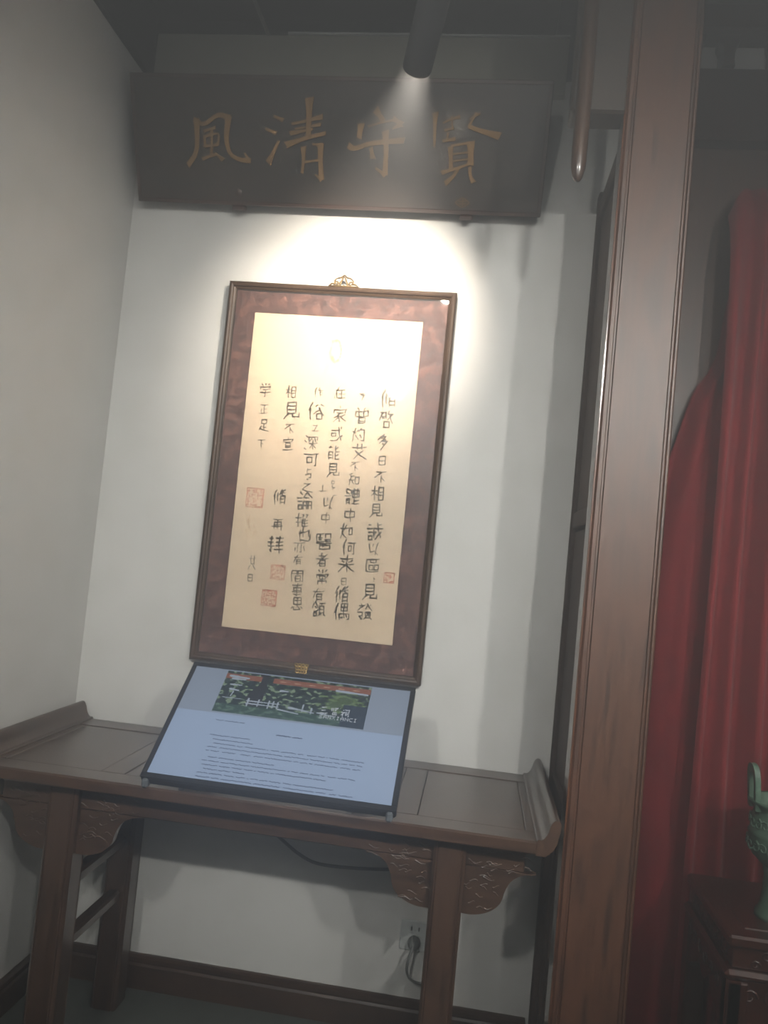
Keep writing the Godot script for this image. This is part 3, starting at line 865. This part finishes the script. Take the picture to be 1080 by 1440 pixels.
func build_table() -> void:
	var t := thing("altar_table", "long dark wooden table with everted ends and carved apron brackets under the calligraphy", "table", Vector3(-0.48, 0, 0.29))
	# local x: -0.66 .. 0.66 between the ends; z: -0.275 .. 0.275
	var H := 0.78
	var hw := 0.655
	var hd := 0.275
	var th := 0.03
	# framed top with three floating panels set in narrow grooves
	var xs := [[-0.605, -0.39], [-0.33, 0.33], [0.39, 0.64]]
	xs = [[-0.64, -0.39], [-0.33, 0.33], [0.39, 0.64]]
	var z0 := -0.19
	var z1 := 0.205
	obj("top_rail", box(Vector3(-hw - 0.01, H - th, z1), Vector3(hw + 0.01, H, hd), 0.004), M.wood_x, t)
	obj("top_rail", box(Vector3(-hw - 0.01, H - th, -hd), Vector3(hw + 0.01, H, z0), 0.004), M.wood_x, t)
	for e in [[-hw - 0.01, xs[0][0]], [xs[0][1], xs[1][0]], [xs[1][1], xs[2][0]], [xs[2][1], hw + 0.01]]:
		obj("top_stile", box(Vector3(e[0], H - th, z0 + 0.0005), Vector3(e[1], H - 0.0005, z1 - 0.0005), 0.002), M.wood_z, t)
	for e in xs:
		obj("top_panel", box(Vector3(e[0] + 0.0012, H - 0.02, z0 + 0.0012), Vector3(e[1] - 0.0012, H - 0.0012, z1 - 0.0012), 0.0015), M.wood_x, t)
	# everted ends
	for s in [-1.0, 1.0]:
		var st := mb()
		var prof := curve2([Vector2(0.0, -0.03), Vector2(0.0, 0.002), Vector2(0.012, 0.006), Vector2(0.022, 0.02), Vector2(0.028, 0.04), Vector2(0.036, 0.05), Vector2(0.046, 0.048), Vector2(0.05, 0.038), Vector2(0.046, 0.012), Vector2(0.038, -0.012), Vector2(0.02, -0.03)], 4)
		if s < 0:
			for k in prof.size():
				prof[k].x = -prof[k].x
		extrude(st, prof, 2.0 * hd, Transform3D(Basis(), Vector3(s * (hw + 0.005), H, -hd)), 0.002)
		obj("everted_end", st, M.wood_z, t)
	# legs
	var lx := 0.473
	for s in [-1.0, 1.0]:
		for z in [-0.185, 0.185]:
			var st := mb()
			var c := Vector3(s * lx, 0, z)
			# square leg with beaded corners
			var w := 0.0375
			var poly := PackedVector2Array()
			for q in [Vector2(1, 1), Vector2(-1, 1), Vector2(-1, -1), Vector2(1, -1)]:
				var pts := [Vector2(w, w - 0.012), Vector2(w - 0.003, w - 0.009), Vector2(w, w - 0.006), Vector2(w - 0.006, w), Vector2(w - 0.009, w - 0.003), Vector2(w - 0.012, w)]
				if q.x * q.y < 0:
					pts.reverse()
				for e in pts:
					poly.append(Vector2(e.x * q.x, e.y * q.y))
			extrude(st, poly, H - th, Transform3D(Basis(Vector3(1, 0, 0), Vector3(0, 0, 1), Vector3(0, 1, 0)), c))
			obj("leg", st, M.wood_y, t)
		for y in [0.48, 0.325]:
			obj("stretcher", box(Vector3(s * lx - 0.018, y - 0.016, -0.147), Vector3(s * lx + 0.018, y + 0.016, 0.147), 0.006), M.wood_z, t)
	# aprons front and back, each with two cloud shaped brackets at the legs
	for z in [0.185, -0.185]:
		var fr := 0.0 if z > 0 else 1.0
		var zf: float = z - 0.011
		obj("apron", box(Vector3(-0.645, 0.679, zf), Vector3(0.645, H - th - 0.0005, zf + 0.022), 0.003), M.wood_x, t)
		for s in [-1.0, 1.0]:
			for d in [-1.0, 1.0]:
				var e := curve2([Vector2(0.2, 0.0), Vector2(0.168, -0.006), Vector2(0.145, -0.022), Vector2(0.133, -0.045), Vector2(0.124, -0.075), Vector2(0.1, -0.097), Vector2(0.066, -0.108), Vector2(0.036, -0.108)], 5)
				var poly := PackedVector2Array([Vector2(0.0376, 0.0)])
				for q in e:
					poly.append(Vector2(maxf(q.x, 0.0376), q.y))
				if d < 0:
					for q in poly.size():
						poly[q].x = -poly[q].x
				var st := mb()
				extrude(st, poly, 0.02, Transform3D(Basis(), Vector3(s * lx, 0.6785, zf + 0.001)))
				var br := obj("apron_bracket", st, M.wood_x, t)
				if fr == 0.0:
					# low carved wave relief on the face
					var rng := RandomNumberGenerator.new()
					rng.seed = int(100 + s * 10 + d)
					st = mb(true)
					for k in 60:
						var px := rng.randf_range(0.045, 0.19)
						var py := rng.randf_range(-0.098, 0.06)
						var low := -0.1 if px < 0.1 else (-0.06 if px < 0.13 else -0.008)
						if py < low + 0.004:
							continue
						var pts := []
						var len := rng.randf_range(0.012, 0.026)
						for q in 12:
							var u := q / 11.0
							pts.append(Vector3(s * lx + d * px + (u - 0.5) * len, 0.6785 + py + 0.003 * sin(u * 4.2 + k), zf + 0.0222))
						tube(st, pts, 0.0024, 0.0008, 6)
					obj("carved_waves", st, M.wood_x, br).set_meta("kind", "stuff")

func build_frame() -> void:
	# outer 0.705 by 1.18 m, hung flat on the back wall
	var x0 := -0.8485
	var x1 := -0.138
	var y0 := 0.998
	var y1 := 2.177
	var t := thing("framed_calligraphy", "calligraphy letter in a dark frame with mottled reddish mount on the back wall", "picture", Vector3((x0 + x1) / 2, y0, 0.0))
	var w := (x1 - x0) / 2
	var h := y1 - y0
	var f := 0.024
	# moulding profile: x across the rail from the outside in, y out of the wall
	var prof := PackedVector2Array([Vector2(0, 0.001), Vector2(0, 0.030), Vector2(0.004, 0.036), Vector2(0.010, 0.038), Vector2(0.015, 0.036), Vector2(0.017, 0.031), Vector2(0.021, 0.029), Vector2(f, 0.026), Vector2(f, 0.001)])
	var corners := [Vector2(-w, 0), Vector2(w, 0), Vector2(w, h), Vector2(-w, h)]
	var inward := [Vector2(1, 1), Vector2(-1, 1), Vector2(-1, -1), Vector2(1, -1)]
	for k in 4:
		var st := mb()
		var a: Vector2 = corners[k]
		var b: Vector2 = corners[(k + 1) % 4]
		var ia: Vector2 = inward[k]
		var ib: Vector2 = inward[(k + 1) % 4]
		for i in prof.size():
			var p := prof[i]
			var q := prof[(i + 1) % prof.size()]
			quad(st, Vector3(a.x + ia.x * p.x, a.y + ia.y * p.x, p.y), Vector3(b.x + ib.x * p.x, b.y + ib.y * p.x, p.y), Vector3(b.x + ib.x * q.x, b.y + ib.y * q.x, q.y), Vector3(a.x + ia.x * q.x, a.y + ia.y * q.x, q.y))
		obj("frame_rail", st, M.frame, t)
	obj("mount", box(Vector3(-w + f, f, 0.004), Vector3(w - f, h - f, 0.018), 0.001), M.matboard, t).set_meta("label", "mottled reddish brown mount")
	var cx := (x0 + x1) / 2
	var pm := mat(0.7)
	pm.albedo_texture = letter_texture()
	var st2 := mb()
	var pa := Vector3(-0.7600 - cx, 2.0842 - y0, 0.0195)
	var pb := Vector3(-0.2336 - cx, 1.106 - y0, 0.0195)
	quad_uv(st2, pa, Vector3(pb.x, pa.y, pa.z), pb, Vector3(pa.x, pb.y, pa.z))
	var sheet := mb()
	cham(sheet, Vector3(pa.x, pb.y, 0.018), Vector3(pb.x, pa.y, 0.0192), 0.0003)
	obj("letter_sheet", st2, pm, t).set_meta("label", "tan paper with columns of brush writing and red seals")
	obj("backing_sheet", sheet, mat(0.8, rgb(200, 170, 124)), t)
	obj("glass", box(Vector3(-w + f - 0.002, f - 0.002, 0.0245), Vector3(w - f + 0.002, h - f + 0.002, 0.0265), 0.0003), M.glass, t)
	# brass hanger, a lotus shaped wire arch
	var st := mb(true)
	var ox := -0.487 - cx
	for arc in [[[-0.046, 0.0], [-0.038, 0.008], [-0.026, 0.008], [-0.03, 0.017], [-0.02, 0.026], [-0.01, 0.028], [0.0, 0.036], [0.01, 0.028], [0.02, 0.026], [0.03, 0.017], [0.026, 0.008], [0.038, 0.008], [0.046, 0.0]],
			[[-0.012, 0.002], [-0.009, 0.014], [0.0, 0.03], [0.009, 0.014], [0.012, 0.002]], [[-0.022, 0.002], [-0.017, 0.012], [-0.026, 0.016]], [[0.022, 0.002], [0.017, 0.012], [0.026, 0.016]], [[-0.046, 0.001], [0.046, 0.001]]]:
		var pts := []
		for p in arc:
			pts.append(Vector3(ox + p[0], h + p[1], 0.03))
		tube(st, curve(pts, 4), 0.0026, 0.0026, 6)
	obj("hanger", st, M.brass, t).set_meta("label", "pierced brass hanger")
	# brass filigree clasp on the lower rail
	st = mb(true)
	var qx := -0.496 - cx
	for r in 3:
		for c in 4:
			var pts := []
			for q in 9:
				var a := TAU * q / 8.0
				pts.append(Vector3(qx + (c - 1.5) * 0.0105 * (1.0 - r * 0.12) + cos(a) * 0.005, 0.022 - r * 0.0095 + sin(a) * 0.004, 0.0405))
			tube(st, pts, 0.0017, 0.0017, 5)
	obj("clasp", st, mat(0.35, rgb(206, 170, 104), 0.7), t).set_meta("kind", "stuff")
	st = mb()
	extrude(st, PackedVector2Array([Vector2(qx - 0.021, 0.028), Vector2(qx - 0.017, 0.0), Vector2(qx, -0.008), Vector2(qx + 0.017, 0.0), Vector2(qx + 0.021, 0.028)]), 0.004, Transform3D(Basis(), Vector3(0, 0, 0.0355)))
	obj("clasp_plate", st, mat(0.6, rgb(58, 44, 30), 0.3), t)

const PLAQUE := {
	"first": ["-964 237 -964 183 -971 144 -996 110|16 14", "-971 237 -939 225 -896 250 -862 244|12 16", "-862 244 -871 190 -861 147 -831 130 -798 128|16 12", "-801 127 -815 149|11 4", "-940 206 -905 216|7 7", "-941 192 -939 163|7 7", "-941 190 -897 199 -900 168|7 7", "-939 164 -900 169|7 7", "-917 208 -921 141|7 7", "-949 128 -906 143|10 7", "-908 145 -884 128|5 12"],
	"second": ["-722 252 -695 241|7 11", "-748 217 -716 206|7 12", "-708 185 -721 160 -741 125|6 18", "-614 299 -615 252 -617 200|24 14", "-667 232 -623 241 -575 253|7 13", "-657 219 -580 232|5 8", "-672 206 -604 219|11 6", "-684 175 -623 195 -565 209|17 9", "-632 170 -632 132 -636 98|16 7", "-604 178 -577 176|5 14", "-579 177 -579 133 -576 84|18 15", "-628 129 -584 136|7 7", "-596 95 -576 82|4 12"],
	"third": ["-415 274 -394 248|19 12", "-458 235 -463 200|19 13", "-437 231 -398 242 -358 250|6 7", "-362 253 -339 239|12 16", "-341 239 -364 226|16 4", "-494 178 -476 171 -419 187 -330 196|16 14", "-385 218 -381 165 -382 105|19 14", "-411 119 -381 101|5 14", "-427 173 -420 146|10 15"],
	"fourth": ["-241 270 -240 223 -239 181|16 6", "-217 245 -195 255 -170 262|5 9", "-193 262 -189 229|5 5", "-211 226 -186 232|7 7", "-201 220 -202 201|7 7", "-215 198 -180 204|7 10", "-140 257 -112 272|5 5", "-123 273 -143 237|7 6", "-143 239 -110 228 -53 215|10 19", "-191 182 -186 123|14 10", "-189 186 -135 195|6 7", "-133 195 -129 138|21 16", "-183 164 -140 170|5 5", "-181 145 -138 152|5 5", "-212 113 -176 124 -135 138|12 6", "-165 125 -177 105 -199 84|7 14", "-131 130 -128 108 -118 91|9 14"],
}

func build_plaque() -> void:
	# leans out from the wall at the top
	var t := thing("name_plaque", "dark wooden name plaque with four gilt characters tilted out above the calligraphy", "plaque", Vector3(-0.54, 2.41, 0.05))
	t.rotation.x = deg_to_rad(24.64)
	var hw := 0.628
	var H := 0.36
	obj("board", box(Vector3(-hw, 0.0, -0.03), Vector3(hw, H, 0.0), 0.004), M.plaque, t)
	obj("border_strip", box(Vector3(-hw + 0.001, 0.001, 0.0005), Vector3(hw - 0.001, 0.012, 0.004), 0.0015), M.plaque_edge, t)
	obj("border_strip", box(Vector3(-hw + 0.001, H - 0.012, 0.0005), Vector3(hw - 0.001, H - 0.001, 0.004), 0.0015), M.plaque_edge, t)
	for s in [-1.0, 1.0]:
		obj("border_strip", box(Vector3(minf(s * (hw - 0.001), s * (hw - 0.012)), 0.0125, 0.0005), Vector3(maxf(s * (hw - 0.001), s * (hw - 0.012)), H - 0.0125, 0.004), 0.0015), M.plaque_edge, t)
	for key in PLAQUE:
		var g := Node3D.new()
		g.name = "gilt_character"
		t.add_child(g, true)
		var n := 0
		for line in PLAQUE[key]:
			var half: PackedStringArray = line.split("|")
			var nums: PackedFloat64Array = half[0].split_floats(" ")
			var w: PackedFloat64Array = half[1].split_floats(" ")
			var pts := []
			for i in range(0, nums.size(), 2):
				pts.append(Vector2(nums[i] / 1000.0 + 0.54, nums[i + 1] / 1000.0))
			var st := mb()
			extrude(st, ribbon(pts, w[0] / 1000.0, w[1] / 1000.0), 0.004 + 0.0003 * (n % 4), Transform3D(Basis(), Vector3(0, 0, 0.0003)))
			obj("stroke", st, M.gilt, g)
			n += 1
	# small gilt signature seal: a ring with strokes
	var seal := Node3D.new()
	seal.name = "signature_seal"
	t.add_child(seal)
	var c := Vector2(-0.146 + 0.54, 0.033)
	var outline := []
	for k in 17:
		outline.append(c + Vector2(cos(TAU * k / 16.0) * 0.021, sin(TAU * k / 16.0) * 0.013))
	for s in [[outline[0], outline[4], outline[8]], [outline[8], outline[12], outline[0]], [c + Vector2(-0.012, 0.003), c + Vector2(0.012, 0.005)], [c + Vector2(-0.01, -0.004), c + Vector2(0.01, -0.003)], [c + Vector2(0.0, 0.01), c + Vector2(0.001, -0.01)]]:
		var st := mb()
		extrude(st, ribbon(s, 0.003, 0.003), 0.002, Transform3D(Basis(), Vector3(0, 0, 0.0003)))
		obj("stroke", st, M.gilt, seal)
	var st3 := mb(true)
	lathe(st3, [Vector2(0.0, 0.003), Vector2(0.008, 0.0025), Vector2(0.012, 0.0)], Transform3D(Basis(Vector3.RIGHT, PI / 2), Vector3(-0.84 + 0.54, 0.036, 0.0005)), 20)
	obj("bolt_cover", st3, M.plaque_edge, t)
	for x in [-0.841 + 0.54, -0.132 + 0.54]:
		obj("support_peg", box(Vector3(x - 0.02, -0.016, -0.028), Vector3(x + 0.02, -0.0005, 0.004), 0.004), M.plaque_edge, t)

func build_display() -> void:
	# a flat display lying back on a wedge stand, its lower edge at the table's front edge
	var lower := Vector3(-0.436, 0.806, 0.575)
	var upper := Vector3(-0.436, 1.036, 0.288)
	var t := thing("display_screen", "flat display leaning back on the table under the framed calligraphy, showing a web page", "monitor", lower)
	var up := (upper - lower).normalized()
	var out := Vector3(1, 0, 0).cross(up).normalized()
	var xf := Transform3D(Basis(Vector3(1, 0, 0), up, out), Vector3.ZERO)
	var L := lower.distance_to(upper)
	var hw := 0.302
	obj("housing", box(Vector3(-hw, 0, -0.028), Vector3(hw, L, -0.004), 0.004, xf), M.black_plastic, t)
	var st := mb()
	for e in [[Vector3(-hw, 0, -0.0035), Vector3(hw, 0.0145, 0.0)], [Vector3(-hw, L - 0.013, -0.0035), Vector3(hw, L, 0.0)], [Vector3(-hw, 0.0147, -0.0035), Vector3(-hw + 0.0125, L - 0.0132, 0.0)], [Vector3(hw - 0.0125, 0.0147, -0.0035), Vector3(hw, L - 0.0132, 0.0)]]:
		st = mb()
		cham(st, e[0], e[1], 0.0012, xf)
		obj("bezel", st, M.black_plastic, t)
	var sm := mat(0.12, rgb(12, 13, 15))
	sm.emission_enabled = true
	sm.emission = Color.BLACK
	sm.emission_texture = screen_texture()
	sm.emission_energy_multiplier = 0.47
	st = mb()
	quad_uv(st, xf * Vector3(-hw + 0.0125, L - 0.013, -0.002), xf * Vector3(hw - 0.0125, L - 0.013, -0.002), xf * Vector3(hw - 0.0125, 0.0145, -0.002), xf * Vector3(-hw + 0.0125, 0.0145, -0.002))
	obj("screen", st, sm, t).set_meta("label", "lit web page with a picture banner and text")
	var al := AreaLight3D.new()
	al.name = "screen_light"
	t.add_child(al)
	al.area_size = Vector2(2.0 * hw - 0.03, L - 0.03)
	al.transform = Transform3D(Basis(Vector3(1, 0, 0), up, out), xf * Vector3(0, L / 2, 0.004))
	al.light_energy = 0.006
	al.light_color = Color(0.6, 0.78, 1.0)
	al.shadow_enabled = true
	for s in [-1.0, 1.0]:
		obj("rest_foot", box(Vector3(s * 0.288 - 0.008, -0.0255, -0.022), Vector3(s * 0.288 + 0.008, -0.004, 0.002), 0.004), M.foot, t)
		st = mb()
		extrude(st, PackedVector2Array([Vector2(-0.02, -0.0255), Vector2(-0.275, -0.0255), Vector2(-0.275, 0.18), Vector2(-0.262, 0.185), Vector2(-0.035, -0.002)]), 0.012, Transform3D(Basis(Vector3(0, 0, 1), Vector3(0, 1, 0), Vector3(-1, 0, 0)), Vector3(s * 0.2, 0, 0)))
		obj("wedge_support", st, M.black_plastic, t)

func build_small_things() -> void:
	# wall socket with plug
	var o := thing("wall_socket", "white wall socket plate low on the back wall behind the table leg", "socket", Vector3(-0.088, 0.278, 0.0))
	obj("plate", box(Vector3(-0.043, -0.043, 0.0), Vector3(0.043, 0.043, 0.009), 0.003), M.white_plastic, o)
	for x in [-0.011, 0.011]:
		obj("pin_hole", box(Vector3(x - 0.0022, 0.014, 0.0085), Vector3(x + 0.0022, 0.026, 0.0095), 0.0003), M.hole, o)
	var pl := thing("power_plug", "grey plug pushed into the wall socket", "plug", Vector3(-0.088, 0.262, 0.0095))
	var st := mb(true)
	lathe(st, [Vector2(0.0, 0.034), Vector2(0.009, 0.034), Vector2(0.012, 0.03), Vector2(0.018, 0.012), Vector2(0.018, 0.0)], Transform3D(Basis(Vector3.RIGHT, PI / 2), Vector3.ZERO), 20)
	obj("plug_body", st, M.grey_cord, pl)
	st = mb(true)
	tube(st, curve([Vector3(-0.088, 0.262, 0.043), Vector3(-0.097, 0.24, 0.06), Vector3(-0.1, 0.205, 0.06), Vector3(-0.085, 0.178, 0.055), Vector3(-0.05, 0.172, 0.05), Vector3(-0.02, 0.2, 0.045), Vector3(0.0, 0.3, 0.04)], 8), 0.0038, 0.0038, 8)
	tag(obj("plug_lead", st, M.grey_cord), "grey lead looping below the wall socket", "cord")
	st = mb(true)
	tube(st, curve([Vector3(-0.56, 0.66, 0.25), Vector3(-0.458, 0.588, 0.25), Vector3(-0.40, 0.553, 0.25), Vector3(-0.347, 0.538, 0.25), Vector3(-0.25, 0.541, 0.25), Vector3(-0.147, 0.553, 0.25), Vector3(-0.05, 0.57, 0.25), Vector3(0.0, 0.62, 0.22)], 8), 0.0042, 0.0042, 8)
	tag(obj("power_cable", st, M.cord), "black power cord hanging in a loop under the tabletop", "cable")
	# ceiling conduit and duct
	st = mb(true)
	tube(st, [Vector3(-0.815, 2.985, 0.005), Vector3(-0.815, 2.985, 3.2)], 0.006, 0.006, 10)
	tag(obj("conduit", st, M.conduit), "thin pale conduit running along the dark ceiling", "pipe")
	var d := thing("air_duct", "dark grey ceiling duct box above the pale fascia board", "duct", Vector3(-0.25, 2.99, 0.0))
	obj("duct_body", box(Vector3(0.0, 0.0, -0.005), Vector3(0.34, 0.058, 0.3), 0.004), M.duct, d)
	obj("flange", box(Vector3(-0.008, -0.004, 0.30), Vector3(0.348, 0.059, 0.31), 0.002), M.duct, d)
